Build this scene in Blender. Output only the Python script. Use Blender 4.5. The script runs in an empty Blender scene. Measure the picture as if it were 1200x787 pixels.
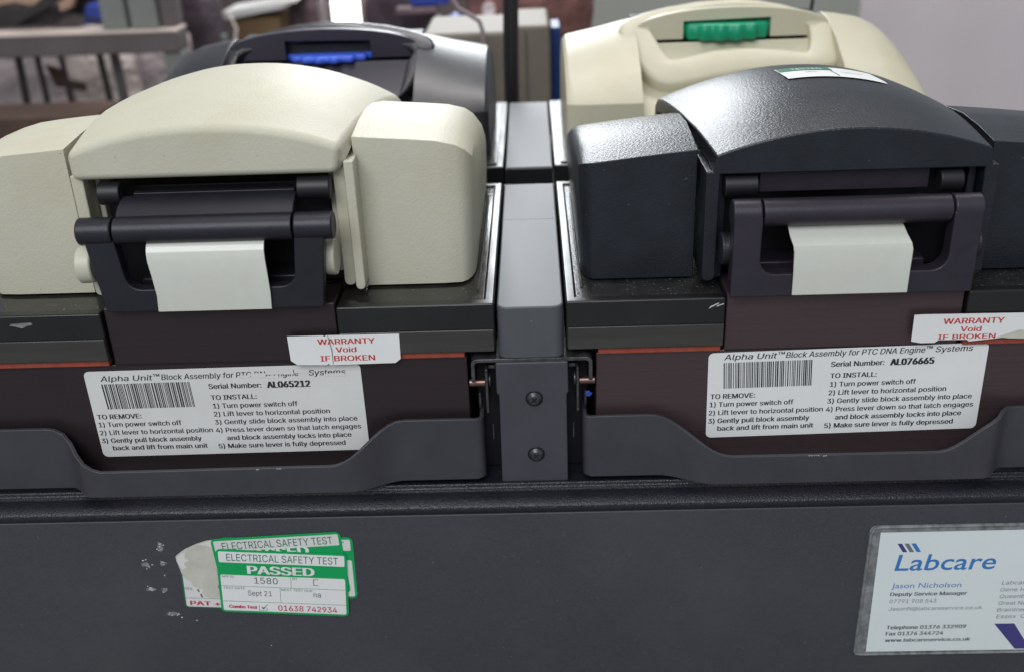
import bpy, bmesh, math, random
from mathutils import Vector, Matrix
from mathutils.geometry import delaunay_2d_cdt
random.seed(7)
S = 0.001                       # everything below is written in millimetres
PI = math.pi
SC = bpy.context.scene
COL = SC.collection
# ------------------------------------------------------------------ camera
cam = bpy.data.cameras.new('camera'); camo = bpy.data.objects.new('camera', cam); COL.objects.link(camo)
R3 = ((0.99933146, 0.0128392, -0.03423128), (0.02530691, 0.43280675, 0.90113144), (-0.02638534, 0.90139529, -0.43219249))
camo.matrix_world = Matrix(((R3[0][0], R3[1][0], -R3[2][0], 3.387*S), (R3[0][1], R3[1][1], -R3[2][1], -372.293*S),
                            (R3[0][2], R3[1][2], -R3[2][2], 165.452*S), (0, 0, 0, 1)))
cam.sensor_width = 36; cam.lens = 1209.45*36/1200; cam.clip_start = 0.01; cam.clip_end = 50
cam.dof.use_dof = True; cam.dof.focus_distance = 0.425; cam.dof.aperture_fstop = 9.5
SC.camera = camo
# ------------------------------------------------------------------ light
w = bpy.data.worlds.new('World'); SC.world = w; w.use_nodes = True
bg = w.node_tree.nodes['Background']; bg.inputs[0].default_value = (0.86, 0.92, 1.0, 1); bg.inputs[1].default_value = 0.34
def area(name, loc, target, sx, sy, power, col=(1, 1, 1)):
    l = bpy.data.lights.new(name, 'AREA'); l.shape = 'RECTANGLE'; l.size = sx; l.size_y = sy; l.energy = power; l.color = col
    o = bpy.data.objects.new(name, l); COL.objects.link(o); o.location = loc
    o.rotation_euler = (Vector(target)-Vector(loc)).to_track_quat('-Z', 'Y').to_euler()
    return o
area('window_light', (-0.12, 2.0, 0.76), (0, 0.1, 0), 0.52, 0.6, 15.5, (0.93, 0.97, 1.0))
area('ceiling_light', (-0.3, 0.0, 2.3), (0, 0, 0), 1.2, 0.6, 9, (1.0, 0.96, 0.90))
area('rear_wall_fill', (0.2, 0.9, 1.7), (0.2, 1.3, 0), 1.4, 0.4, 22, (1.0, 0.96, 0.94))  # unseen fill lamp, added to brighten the rear wall
area('room_light', (-0.5, -1.7, 1.5), (0, 0, -0.05), 1.8, 1.2, 37, (0.95, 0.97, 1.0))
SC.view_settings.view_transform = 'Standard'; SC.view_settings.look = 'None'
SC.view_settings.exposure = 0.0; SC.view_settings.gamma = 1; SC.view_settings.use_curve_mapping = False
SC.render.engine = 'CYCLES'

# ------------------------------------------------------------------ materials
def mat(name, col, rough=0.5, metal=0.0, bump=0.0, bscale=600, var=0.0, vscale=20, speck=0.0, speckcol=(0.5, 0.5, 0.5), speckscale=500,
        brush=None, spec=0.5, coat=0.0, trans=0.0, emit=None, bdist=0.0004, rvar=0.0, stain=None):
    m = bpy.data.materials.new(name); m.use_nodes = True; nt = m.node_tree; N = nt.nodes; Lk = nt.links
    b = N['Principled BSDF']
    b.inputs['Roughness'].default_value = rough; b.inputs['Metallic'].default_value = metal
    b.inputs['Specular IOR Level'].default_value = spec; b.inputs['Coat Weight'].default_value = coat
    b.inputs['Coat Roughness'].default_value = 0.08; b.inputs['Transmission Weight'].default_value = trans
    tc = N.new('ShaderNodeTexCoord')
    c = N.new('ShaderNodeRGB'); c.outputs[0].default_value = (*col, 1); out = c.outputs[0]
    if var:
        n = N.new('ShaderNodeTexNoise'); n.inputs['Scale'].default_value = vscale; n.inputs['Detail'].default_value = 6
        n.inputs['Roughness'].default_value = 0.6
        if brush:
            mp = N.new('ShaderNodeMapping'); mp.inputs['Scale'].default_value = brush; Lk.new(tc.outputs['Object'], mp.inputs[0]); Lk.new(mp.outputs[0], n.inputs['Vector'])
        else: Lk.new(tc.outputs['Object'], n.inputs['Vector'])
        r = N.new('ShaderNodeMapRange'); r.inputs['From Min'].default_value = 0.3; r.inputs['From Max'].default_value = 0.7
        r.inputs['To Min'].default_value = 1-var; r.inputs['To Max'].default_value = 1+var
        Lk.new(n.outputs[0], r.inputs[0])
        mx = N.new('ShaderNodeVectorMath'); mx.operation = 'SCALE'; Lk.new(out, mx.inputs[0]); Lk.new(r.outputs[0], mx.inputs['Scale']); out = mx.outputs[0]
        if rvar:
            rr = N.new('ShaderNodeMapRange'); rr.inputs['From Min'].default_value = 0.3; rr.inputs['From Max'].default_value = 0.7
            rr.inputs['To Min'].default_value = rough-rvar; rr.inputs['To Max'].default_value = rough+rvar
            Lk.new(n.outputs[0], rr.inputs[0]); Lk.new(rr.outputs[0], b.inputs['Roughness'])
    if stain:
        v = N.new('ShaderNodeTexNoise'); v.inputs['Scale'].default_value = stain[3]; v.inputs['Detail'].default_value = 5; v.inputs['Roughness'].default_value = 0.65; Lk.new(tc.outputs['Object'], v.inputs['Vector'])
        r = N.new('ShaderNodeMapRange'); r.inputs['From Min'].default_value = 0.45; r.inputs['From Max'].default_value = 0.75; r.inputs['To Max'].default_value = stain[4]; Lk.new(v.outputs[0], r.inputs[0])
        mx = N.new('ShaderNodeMix'); mx.data_type = 'RGBA'; Lk.new(r.outputs[0], mx.inputs[0]); Lk.new(out, mx.inputs[6]); mx.inputs[7].default_value = (*stain[:3], 1); out = mx.outputs[2]
    if speck:
        v = N.new('ShaderNodeTexNoise'); v.inputs['Scale'].default_value = speckscale; v.inputs['Detail'].default_value = 3; Lk.new(tc.outputs['Object'], v.inputs['Vector'])
        r = N.new('ShaderNodeMapRange'); r.inputs['From Min'].default_value = speck; r.inputs['From Max'].default_value = speck+0.04; Lk.new(v.outputs[0], r.inputs[0])
        mx = N.new('ShaderNodeMix'); mx.data_type = 'RGBA'; Lk.new(r.outputs[0], mx.inputs[0]); Lk.new(out, mx.inputs[6]); mx.inputs[7].default_value = (*speckcol, 1); out = mx.outputs[2]
    Lk.new(out, b.inputs['Base Color'])
    if bump:
        n = N.new('ShaderNodeTexNoise'); n.inputs['Scale'].default_value = bscale; n.inputs['Detail'].default_value = 3; n.inputs['Roughness'].default_value = 0.55
        if brush:
            mp = N.new('ShaderNodeMapping'); mp.inputs['Scale'].default_value = brush; Lk.new(tc.outputs['Object'], mp.inputs[0]); Lk.new(mp.outputs[0], n.inputs['Vector'])
        else: Lk.new(tc.outputs['Object'], n.inputs['Vector'])
        bp = N.new('ShaderNodeBump'); bp.inputs['Strength'].default_value = bump; bp.inputs['Distance'].default_value = bdist
        Lk.new(n.outputs[0], bp.inputs['Height']); Lk.new(bp.outputs[0], b.inputs['Normal'])
    if emit:
        b.inputs['Emission Color'].default_value = (*emit[:3], 1); b.inputs['Emission Strength'].default_value = emit[3]
    return m
M = {}
M['cream'] = mat('cream_plastic', (0.555, 0.54, 0.43), 0.52, spec=0.35, bump=0.4, bscale=950, var=0.05, vscale=18, bdist=0.0004, speck=0.735, speckcol=(0.35, 0.27, 0.15), speckscale=330, stain=(0.45, 0.39, 0.25, 22, 0.4))
M['cream2'] = mat('ivory_plastic', (0.56, 0.53, 0.40), 0.42, bump=0.2, bscale=500, var=0.04, vscale=15, stain=(0.42, 0.35, 0.20, 18, 0.4))
M['cream_smooth'] = mat('cream_smooth_plastic', (0.55, 0.54, 0.44), 0.4, var=0.04, vscale=30)
M['black'] = mat('black_grained_plastic', (0.012, 0.0145, 0.0205), 0.33, bump=0.55, bscale=1000, var=0.3, vscale=60, bdist=0.0004, speck=0.72, speckcol=(0.10, 0.11, 0.13), speckscale=420)
M['black2'] = mat('dark_grained_plastic', (0.022, 0.022, 0.027), 0.32, bump=0.3, bscale=600, var=0.2, vscale=40)
M['violet'] = mat('dark_violet_plastic', (0.030, 0.024, 0.042), 0.4, bump=0.2, bscale=600)
M['latch'] = mat('anodised_violet_metal', (0.034, 0.028, 0.040), 0.40, 0.25, bump=0.15, bscale=900, var=0.15, vscale=60, speck=0.76, speckcol=(0.2, 0.2, 0.2), speckscale=700)
M['latch_blue'] = mat('anodised_blue_black_metal', (0.020, 0.020, 0.028), 0.40, 0.25, bump=0.15, bscale=900, var=0.15, vscale=60, speck=0.76, speckcol=(0.2, 0.2, 0.2), speckscale=700)
M['void'] = mat('black_interior', (0.006, 0.006, 0.008), 0.5, speck=0.74, speckcol=(0.05, 0.05, 0.05))
M['brown'] = mat('brown_anodised_metal', (0.105, 0.072, 0.076), 0.31, 0.6, bump=0.22, bscale=420, var=0.06, vscale=130, brush=(0.12, 6, 10), speck=0.80, speckcol=(0.5, 0.4, 0.4), rvar=0.05)
M['brown_dark'] = mat('dark_brown_anodised_metal', (0.046, 0.033, 0.036), 0.34, 0.5, bump=0.15, bscale=420, var=0.05, vscale=130, brush=(0.12, 6, 10), speck=0.80, speckcol=(0.4, 0.35, 0.35), rvar=0.04)
M['bezel'] = mat('smoked_glossy_plastic', (0.012, 0.012, 0.012), 0.30, bump=0.05, bscale=120, var=0.35, vscale=30, speck=0.78, speckcol=(0.20, 0.19, 0.17), speckscale=700, rvar=0.06)
M['bezel_sheen_band'] = mat('smoked_plastic_sheen_tint', (0.042, 0.040, 0.036), 0.16, bump=0.05, bscale=120, var=0.3, vscale=40, brush=(.3, 3, 3), speck=0.78, speckcol=(0.20, 0.19, 0.17), speckscale=700, rvar=0.06)  # paler tone stands in for room reflections in the glossy smoked plastic
M['bezel_top'] = mat('smoked_dusty_plastic', (0.022, 0.021, 0.019), 0.14, bump=0.12, bscale=800, var=0.35, vscale=160, speck=0.70, speckcol=(0.22, 0.21, 0.19), speckscale=800, rvar=0.06)
M['bezel_black'] = mat('black_dusty_plastic', (0.022, 0.022, 0.022), 0.24, bump=0.3, bscale=800, var=0.35, vscale=160, speck=0.665, speckcol=(0.20, 0.19, 0.18), speckscale=900, rvar=0.08)
M['orange'] = mat('orange_gasket', (0.30, 0.060, 0.035), 0.8, bump=0.5, bscale=1200, var=0.2, vscale=200)
M['bar'] = mat('grey_painted_bar', (0.082, 0.087, 0.097), 0.50, bump=0.10, bscale=1500, var=0.06, vscale=60, speck=0.76, speckcol=(0.25, 0.26, 0.28), speckscale=500, brush=(3, .25, 1))
M['plate'] = mat('grey_painted_steel', (0.058, 0.058, 0.070), 0.5, bump=0.15, bscale=1500, var=0.1, vscale=60, speck=0.80, speckcol=(0.3, 0.3, 0.3), speckscale=500)
M['lever'] = mat('dark_grey_painted_steel', (0.047, 0.047, 0.055), 0.42, bump=0.15, bscale=1300, var=0.12, vscale=50, speck=0.79, speckcol=(0.3, 0.3, 0.3), speckscale=450)
M['chassis'] = mat('slate_painted_metal', (0.048, 0.051, 0.061), 0.52, bump=0.3, bscale=1100, var=0.12, vscale=900, speck=0.745, speckcol=(0.20, 0.20, 0.22), speckscale=900, stain=(0.070, 0.072, 0.078, 14, 0.6))
M['lip'] = mat('grained_lip_paint', (0.011, 0.012, 0.018), 0.26, bump=0.6, bscale=1300, var=0.3, vscale=500, bdist=0.0006)
M['steel'] = mat('worn_steel', (0.45, 0.45, 0.46), 0.35, 0.9, bump=0.3, bscale=900, var=0.35, vscale=200)
M['dark_steel'] = mat('dark_steel', (0.10, 0.10, 0.105), 0.4, 0.7, bump=0.3, bscale=900, var=0.5, vscale=300)
M['screw'] = mat('black_oxide_screw', (0.10, 0.10, 0.11), 0.3, 0.8)
M['copper'] = mat('copper_pin', (0.24, 0.15, 0.13), 0.35, 0.9)
M['tape'] = mat('pale_tape', (0.64, 0.65, 0.585), 0.13, var=0.04, vscale=60, bump=0.08, bscale=90, stain=(0.40, 0.36, 0.26, 45, 0.15), coat=0.3, speck=0.79, speckcol=(0.3, 0.27, 0.2), speckscale=300)
M['paper'] = mat('white_label', (0.80, 0.81, 0.80), 0.38, var=0.03, vscale=40, bump=0.02, bscale=100)
M['paper_grey'] = mat('greyed_label', (0.70, 0.70, 0.68), 0.38, var=0.05, vscale=40, bump=0.02, bscale=100)
M['card'] = mat('card_stock', (0.74, 0.81, 0.81), 0.5, var=0.02, vscale=30)
M['ink'] = mat('black_ink', (0.025, 0.025, 0.03), 0.5)
M['ink_grey'] = mat('grey_ink', (0.17, 0.19, 0.22), 0.5)
M['ink_dkgrey'] = mat('dark_grey_ink', (0.07, 0.08, 0.10), 0.5)
M['red'] = mat('red_ink', (0.55, 0.035, 0.03), 0.5)
M['crimson'] = mat('crimson_ink', (0.55, 0.03, 0.09), 0.5)
M['green'] = mat('green_ink', (0.0, 0.36, 0.10), 0.45)
M['green_dark'] = mat('dark_green_ink', (0.01, 0.16, 0.08), 0.5)
M['white_ink'] = mat('white_ink', (0.78, 0.80, 0.78), 0.5)
M['blue_ink'] = mat('blue_ink', (0.045, 0.20, 0.52), 0.5)
M['navy_ink'] = mat('navy_ink', (0.06, 0.055, 0.22), 0.5)
M['pocket'] = mat('cloudy_plastic_pocket', (0.20, 0.21, 0.21), 0.3, bump=0.6, bscale=350, var=0.45, vscale=220, rvar=0.1)
M['residue'] = mat('white_residue', (0.55, 0.57, 0.58), 0.7, bump=0.8, bscale=1500)
M['torn'] = mat('torn_paper', (0.55, 0.54, 0.47), 0.7, var=0.12, vscale=120, bump=0.4, bscale=300)
M['knob_green'] = mat('green_knob', (0.0, 0.30, 0.15), 0.4)
M['knob_blue'] = mat('blue_knob', (0.06, 0.14, 0.75), 0.45)
# room
M['wall'] = mat('lilac_wall_paint', (0.62, 0.57, 0.59), 0.8, var=0.06, vscale=4)
M['wall_grey'] = mat('grey_green_panel', (0.33, 0.34, 0.31), 0.7, var=0.05, vscale=4)
M['wall_dark'] = mat('dark_brown_wall', (0.10, 0.075, 0.075), 0.8, var=0.4, vscale=9)
M['bench'] = mat('bench_laminate', (0.15, 0.12, 0.10), 0.5, var=0.2, vscale=6)
M['floor'] = mat('grey_floor', (0.2, 0.19, 0.18), 0.6, var=0.1, vscale=3)
M['rackm'] = mat('mauve_grey_metal', (0.115, 0.098, 0.10), 0.5, var=0.12, vscale=12)
M['rackg'] = mat('grey_green_metal', (0.20, 0.215, 0.20), 0.5, var=0.08, vscale=12)
M['racklight'] = mat('pale_edge', (0.50, 0.42, 0.38), 0.6)
M['bag'] = mat('cloudy_polythene', (0.66, 0.56, 0.57), 0.35, var=0.25, vscale=16, bump=0.9, bscale=22, bdist=0.02)
M['bagp'] = mat('pink_polythene', (0.88, 0.76, 0.71), 0.35, var=0.22, vscale=18, bump=0.9, bscale=22, bdist=0.02)
M['darkthing'] = mat('dark_clutter', (0.03, 0.024, 0.026), 0.5, var=0.4, vscale=20)
M['card_brown'] = mat('brown_cardboard', (0.25, 0.155, 0.08), 0.8, var=0.12, vscale=20)
M['darkbrown'] = mat('dark_brown_board', (0.085, 0.05, 0.038), 0.7, var=0.2, vscale=20)
M['peach'] = mat('peach_board', (0.50, 0.33, 0.23), 0.7, var=0.15, vscale=18)
M['bluep'] = mat('blue_plastic', (0.03, 0.06, 0.35), 0.4)
M['bluepost'] = mat('deep_blue_paint', (0.012, 0.045, 0.18), 0.4)
M['mauve'] = mat('mauve_cloth', (0.16, 0.11, 0.125), 0.8, var=0.4, vscale=25, bump=0.8, bscale=30, bdist=0.01)
M['dark_cloth'] = mat('dark_mauve_cloth', (0.055, 0.038, 0.05), 0.8, var=0.5, vscale=25, bump=0.8, bscale=30, bdist=0.01)
M['redbrown'] = mat('red_brown_cloth', (0.18, 0.085, 0.075), 0.8, var=0.5, vscale=35, bump=0.8, bscale=30, bdist=0.01)
M['case'] = mat('putty_case', (0.19, 0.165, 0.13), 0.6, var=0.06, vscale=20)
M['black_rubber'] = mat('black_rubber', (0.012, 0.011, 0.014), 0.45)
M['pinkcable'] = mat('mauve_cable', (0.30, 0.24, 0.26), 0.5)
M['glow'] = mat('bright_window_pane', (0.9, 0.9, 0.9), 0.5, emit=(1.0, 0.99, 0.97, 4.0))

# ------------------------------------------------------------------ object helpers
def thing(name, label, cat, origin=(0, 0, 0), group=None):
    o = bpy.data.objects.new(name, None); COL.objects.link(o); o.empty_display_size = 0.02
    o.location = Vector(origin)*S; o['_w'] = tuple(float(v) for v in origin); o['label'] = label; o['category'] = cat
    if group: o['group'] = group
    return o
class G:
    """collects millimetre geometry for ONE mesh object"""
    def __init__(s, sgn=1): s.v = []; s.f = []; s.sgn = sgn
    def add(s, vs, fs, flip=False):
        n = len(s.v); s.v += [(v[0]*s.sgn, v[1], v[2]) for v in vs]
        for f in fs:
            f = [i+n for i in f]
            if (s.sgn < 0) != flip: f = f[::-1]
            s.f.append(f)
        return s
    def box(s, x0, x1, y0, y1, z0, z1):
        if x0 > x1: x0, x1 = x1, x0
        vs = [(x, y, z) for z in (z0, z1) for y in (y0, y1) for x in (x0, x1)]
        return s.add(vs, [(0, 2, 3, 1), (4, 5, 7, 6), (0, 1, 5, 4), (2, 6, 7, 3), (0, 4, 6, 2), (1, 3, 7, 5)])
    def prism(s, poly, ax, a0, a1):
        """poly = 2D points; extruded along axis ax ('x': (y,z), 'y': (x,z), 'z': (x,y))"""
        ar = sum(poly[i][0]*poly[(i+1) % len(poly)][1]-poly[(i+1) % len(poly)][0]*poly[i][1] for i in range(len(poly)))
        if ar < 0: poly = poly[::-1]
        mk = {'x': lambda p, a: (a, p[0], p[1]), 'y': lambda p, a: (p[0], a, p[1]), 'z': lambda p, a: (p[0], p[1], a)}[ax]
        n = len(poly); vs = [mk(p, a0) for p in poly]+[mk(p, a1) for p in poly]
        fs = [tuple(range(n))[::-1], tuple(range(n, 2*n))]+[(i, (i+1) % n, (i+1) % n+n, i+n) for i in range(n)]
        return s.add(vs, fs, flip=(ax == 'y'))
    def cyl(s, c0, c1, r0, r1=None, n=24, cap=True):
        r1 = r0 if r1 is None else r1
        a, b = Vector(c0), Vector(c1); d = (b-a).normalized()
        u = d.orthogonal().normalized(); v = d.cross(u)
        vs = [a+(u*math.cos(2*PI*i/n)+v*math.sin(2*PI*i/n))*r0 for i in range(n)]+[b+(u*math.cos(2*PI*i/n)+v*math.sin(2*PI*i/n))*r1 for i in range(n)]
        fs = [(i, (i+1) % n, (i+1) % n+n, i+n) for i in range(n)]
        if cap: fs += [tuple(range(n))[::-1], tuple(range(n, 2*n))]
        return s.add([tuple(q) for q in vs], fs)
    def tube(s, pts, r, n=12):
        P = [Vector(p) for p in pts]; rings = []
        u = None
        for i, p in enumerate(P):
            d = ((P[min(i+1, len(P)-1)]-P[max(i-1, 0)])).normalized()
            u = (d.orthogonal() if u is None else (u-d*u.dot(d))).normalized(); v = d.cross(u)
            rings.append([tuple(p+(u*math.cos(2*PI*k/n)+v*math.sin(2*PI*k/n))*r) for k in range(n)])
        return s.loft(rings)
    def loft(s, rings, flip=False):
        n = len(rings[0]); vs = [p for r in rings for p in r]; fs = []
        for j in range(len(rings)-1):
            for i in range(n):
                fs.append((j*n+i, j*n+(i+1) % n, (j+1)*n+(i+1) % n, (j+1)*n+i))
        fs.append(tuple(range(n))[::-1]); fs.append(tuple(range((len(rings)-1)*n, len(rings)*n)))
        return s.add(vs, fs, flip)
    def build(s, name, m, parent=None, bevel=0, seg=3, smooth=True, label=None, cat=None, group=None, kind=None, sub=0, ang=28):
        xs = [p[0] for p in s.v]; ys = [p[1] for p in s.v]; zs = [p[2] for p in s.v]
        c = ((min(xs)+max(xs))/2, (min(ys)+max(ys))/2, (min(zs)+max(zs))/2) if parent else ((min(xs)+max(xs))/2, (min(ys)+max(ys))/2, min(zs))
        me = bpy.data.meshes.new(name); me.from_pydata([((p[0]-c[0])*S, (p[1]-c[1])*S, (p[2]-c[2])*S) for p in s.v], [], s.f)
        bm = bmesh.new(); bm.from_mesh(me); bmesh.ops.recalc_face_normals(bm, faces=bm.faces); bm.to_mesh(me); bm.free()
        me.materials.append(m); o = bpy.data.objects.new(name, me); COL.objects.link(o)
        pw = parent['_w'] if parent else (0, 0, 0)
        o.location = ((c[0]-pw[0])*S, (c[1]-pw[1])*S, (c[2]-pw[2])*S); o['_w'] = tuple(float(q) for q in c)
        if parent: o.parent = parent
        if smooth:
            for p in me.polygons: p.use_smooth = True
            me.set_sharp_from_angle(angle=math.radians(ang+8))
        if bevel:
            b = o.modifiers.new('bevel', 'BEVEL'); b.width = bevel*S; b.segments = seg; b.limit_method = 'ANGLE'; b.angle_limit = math.radians(ang); b.harden_normals = True
        if sub:
            b = o.modifiers.new('subdivision', 'SUBSURF'); b.levels = sub; b.render_levels = sub
        for k, q in (('label', label), ('category', cat), ('group', group), ('kind', kind)):
            if q: o[k] = q
        return o
def arcpts(cx, cy, r, a0, a1, n=6):
    return [(cx+r*math.cos(math.radians(a0+(a1-a0)*i/n)), cy+r*math.sin(math.radians(a0+(a1-a0)*i/n))) for i in range(n+1)]
def lerp(t, tab):
    if t <= tab[0][0]: return tab[0][1]
    for (a, p), (b, q) in zip(tab, tab[1:]):
        if t <= b:
            k = (t-a)/(b-a); return p+(q-p)*k
    return tab[-1][1]
def smooth_tab(t, tab):
    if t <= tab[0][0]: return tab[0][1]
    for (a, p), (b, q) in zip(tab, tab[1:]):
        if t <= b:
            k = (t-a)/(b-a); k = k*k*(3-2*k); return p+(q-p)*k
    return tab[-1][1]

# lettering: flat meshes cut from Blender's own font
_cache = {}
import os
def shipped_font():
    try:      # the grotesque that comes with Blender; its built-in font if that is missing
        p = os.path.join(bpy.utils.resource_path('LOCAL'), 'datafiles', 'fonts', 'Inter.woff2')
        return bpy.data.fonts.load(p) if os.path.exists(p) else None
    except Exception: return None
SANS = shipped_font()
def flat_text(txt, bold, shear, sans, res):
    cu = bpy.data.curves.new('t', 'FONT'); cu.body = txt; cu.size = 1; cu.offset = bold; cu.shear = shear; cu.resolution_u = res
    if sans and SANS: cu.font = SANS
    ob = bpy.data.objects.new('t', cu); COL.objects.link(ob); bpy.context.view_layer.update()
    dg = bpy.context.evaluated_depsgraph_get(); ev = ob.evaluated_get(dg); me = ev.to_mesh()
    vs = [(v.co.x, v.co.y) for v in me.vertices]; fs = [tuple(p.vertices) for p in me.polygons]; A = sum(p.area for p in me.polygons)
    ev.to_mesh_clear(); bpy.data.objects.remove(ob); bpy.data.curves.remove(cu)
    return vs, fs, A
def outline_mesh(c):
    """triangulate a letter from its outlines: constrained Delaunay, kept where the winding number is not zero"""
    if c == ' ': return [], []
    cu = bpy.data.curves.new('t', 'FONT'); cu.body = c; cu.size = 1; cu.font = SANS
    ob = bpy.data.objects.new('t', cu); COL.objects.link(ob); bpy.context.view_layer.update()
    cc = ob.to_curve(bpy.context.evaluated_depsgraph_get()); loops = []
    for sp in cc.splines:
        P = []; B = sp.bezier_points; m = len(B)
        for i in range(m):
            a, b = B[i], B[(i+1) % m]; p0, p1, p2, p3 = (Vector(q[:2]) for q in (a.co, a.handle_right, b.handle_left, b.co))
            d = p3-p0
            if d.length < 1e-5: continue
            bend = max(abs(d.x*(q-p0).y-d.y*(q-p0).x)/d.length for q in (p1, p2))
            n = 1 if bend < 0.002 else 4
            for k in range(n):
                t = k/n; P.append((1-t)**3*p0+3*(1-t)**2*t*p1+3*(1-t)*t*t*p2+t**3*p3)
        if len(P) > 2: loops.append(P)
    ob.to_curve_clear(); bpy.data.objects.remove(ob); bpy.data.curves.remove(cu)
    V = []; E = []
    for P in loops:
        n = len(V); V += P; E += [(n+i, n+(i+1) % len(P)) for i in range(len(P))]
    vs, _, fs = delaunay_2d_cdt(V, E, [], 0, 1e-6)[:3]
    def wind(x, y):
        w_ = 0
        for P in loops:
            for p, q in zip(P, P[1:]+P[:1]):
                if (p.y <= y) != (q.y <= y):
                    if p.x+(y-p.y)/(q.y-p.y)*(q.x-p.x) > x: w_ += 1 if q.y > p.y else -1
        return w_
    keep = [tuple(f) for f in fs if wind(sum(vs[i].x for i in f)/3, sum(vs[i].y for i in f)/3)]
    return [(v.x, v.y) for v in vs], keep
_char = {}
def sans_char(c):
    """one letter of the shipped font with the cleanest triangulation, and its advance width"""
    if c not in _char:
        wd = lambda t: (lambda v: max(p[0] for p in v)-min(p[0] for p in v))(flat_text(t, 0, 0, True, 2)[0])
        adv = wd('H'+c+'H')-wd('HH')
        _char[c] = (*outline_mesh(c), adv)
    return _char[c]
def glyphs(txt, bold=0.0, shear=0.0, sans=True):
    key = (txt, bold, shear, sans)
    if key not in _cache:
        if not (SANS and sans): _cache[key] = flat_text(txt, bold, shear, sans, 3)[:2]
        else:
            vs, fs, x = [], [], 0.0
            for c in txt:
                v, f, a = sans_char(c); n = len(vs)
                vs += [(x+p[0]+shear*p[1], p[1]) for p in v]; fs += [tuple(i+n for i in q) for q in f]; x += a
            _cache[key] = (vs, fs)
    return _cache[key]
CAP = None
class Frame:
    """a flat sheet on a front-facing surface: local (s,t) mm -> world, facing -Y"""
    def __init__(s, x, z, y, ang=0): s.x, s.z, s.y, s.a = x, z, y, math.radians(ang)
    def p(s, a, b, out=0):
        return (s.x+a*math.cos(s.a)-b*math.sin(s.a), s.y-out, s.z+a*math.sin(s.a)+b*math.cos(s.a))
    def poly(s, g, pts, out=0.1, th=0.06):
        n = len(pts); ar = sum(pts[i][0]*pts[(i+1) % n][1]-pts[(i+1) % n][0]*pts[i][1] for i in range(n))
        if ar < 0: pts = pts[::-1]
        vs = [s.p(a, b, out) for a, b in pts]+[s.p(a, b, out-th) for a, b in pts]
        g.add(vs, [tuple(range(n)), tuple(range(n, 2*n))[::-1]]+[(i, i+n, (i+1) % n+n, (i+1) % n) for i in range(n)])
    def rect(s, g, x0, y0, x1, y1, out=0.1, r=0, th=0.06):
        if r: pts = arcpts(x0+r, y0+r, r, 180, 270, 4)+arcpts(x1-r, y0+r, r, 270, 360, 4)+arcpts(x1-r, y1-r, r, 0, 90, 4)+arcpts(x0+r, y1-r, r, 90, 180, 4)
        else: pts = [(x0, y0), (x1, y0), (x1, y1), (x0, y1)]
        s.poly(g, pts, out, th)
    def text(s, g, txt, x0, x1, base, cap, out=0.2, bold=0.0, shear=0.0, sans=True):
        CAP = max(v[1] for v in glyphs('H', 0.0, 0.0, sans)[0])
        vs, fs = glyphs(txt, 0.0 if SANS and sans else bold, shear, sans)
        mn = min(v[0] for v in vs); mxx = max(v[0] for v in vs)
        k = cap/CAP; kx = (x1-x0)/(mxx-mn) if x1 is not None else k
        n = 1 if not (SANS and sans) or bold < 0.003 else (2 if bold < 0.025 else 3)      # heavier weight = copies side by side, each a hair in front
        step = min(bold*3.2, .05)*k
        for i in range(n):
            o_ = (i-(n-1)/2)*step
            g.add([s.p(x0+(v[0]-mn)*kx+o_, base+v[1]*k, out+.03*i) for v in vs], fs)
class Sheet:
    """a sticker: backing part with lettering sub-parts"""
    pass

# ------------------------------------------------------------------ the room (setting)
def structure(name, g, m, **k): return g.build(name, m, kind='structure', smooth=False, **k)
structure('floor', G().box(-2600, 2600, -1500, 1700, -1010, -1000), M['floor'])
structure('workbench', G().box(-800, 900, -150, 880, -240, -205), M['bench'], bevel=2)
structure('wall', G().box(-2600, 2600, 1600, 1650, -1000, -20), M['wall'])
structure('dark_wall_panel', G().box(-1500, 72, 1560, 1599, -1000, -18), M['wall_dark'])
structure('grey_wall_panel', G().box(93.5, 515, 1300, 1330, -1000, 20), M['wall_grey'])

def simple(name, g, m, label, cat, group=None, bevel=1.5, **k): return g.build(name, m, label=label, cat=cat, group=group, bevel=bevel, **k)
# storage rack at the left rear
rk = thing('storage_rack', 'mauve grey metal storage rack behind the left rear unit', 'rack', (-600, 1000, -1000))
G().box(-1000, -453, 985, 1030, -67, -42).build('shelf_beam', M['rackm'], rk, bevel=2)
G().box(-1000, -453, 984, 1032, -41.5, -38.5).build('beam_edge', M['racklight'], rk, bevel=1)
G().box(-476, -453, 990, 1028, -1000, -68).build('rack_post', M['rackg'], rk, bevel=2)
G().box(-552, -520, 1000, 1030, -38, 120).build('rack_post', M['rackg'], rk, bevel=2)
G().box(-514, -480, 1000, 1030, -38, 120).build('rack_post', M['rackg'], rk, bevel=2)
G().box(-478, -458, 1010, 1040, -38, 120).build('rack_post', M['rackm'], rk, bevel=2, label='narrow mauve rack post')
def strut(name, x0, z0, x1, z1, wd, y, m, label, group=None, cat='rod'):
    g = G(); g.prism([(x0-wd/2, z0), (x0+wd/2, z0), (x1+wd/2, z1), (x1-wd/2, z1)], 'y', y, y+6); return simple(name, g, m, label, cat, group, bevel=.5)
strut('leaning_rod', -692, -60, -700, -260, 9, 1040, M['darkthing'], 'thin dark rod leaning left under the rack beam at the far left', 'dark rods under the rack')
strut('leaning_rod', -668, -60, -666, -260, 7, 1042, M['darkthing'], 'thin dark rod leaning right beside the left polythene bag', 'dark rods under the rack')
strut('leaning_rod', -636, -60, -632, -260, 5, 1042, M['darkthing'], 'very thin dark rod in front of the middle polythene bag', 'dark rods under the rack')
strut('leaning_rod', -582, -60, -574, -260, 8, 1040, M['darkthing'], 'left one of the close pair of dark uprights under the rack beam', 'dark rods under the rack')
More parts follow.
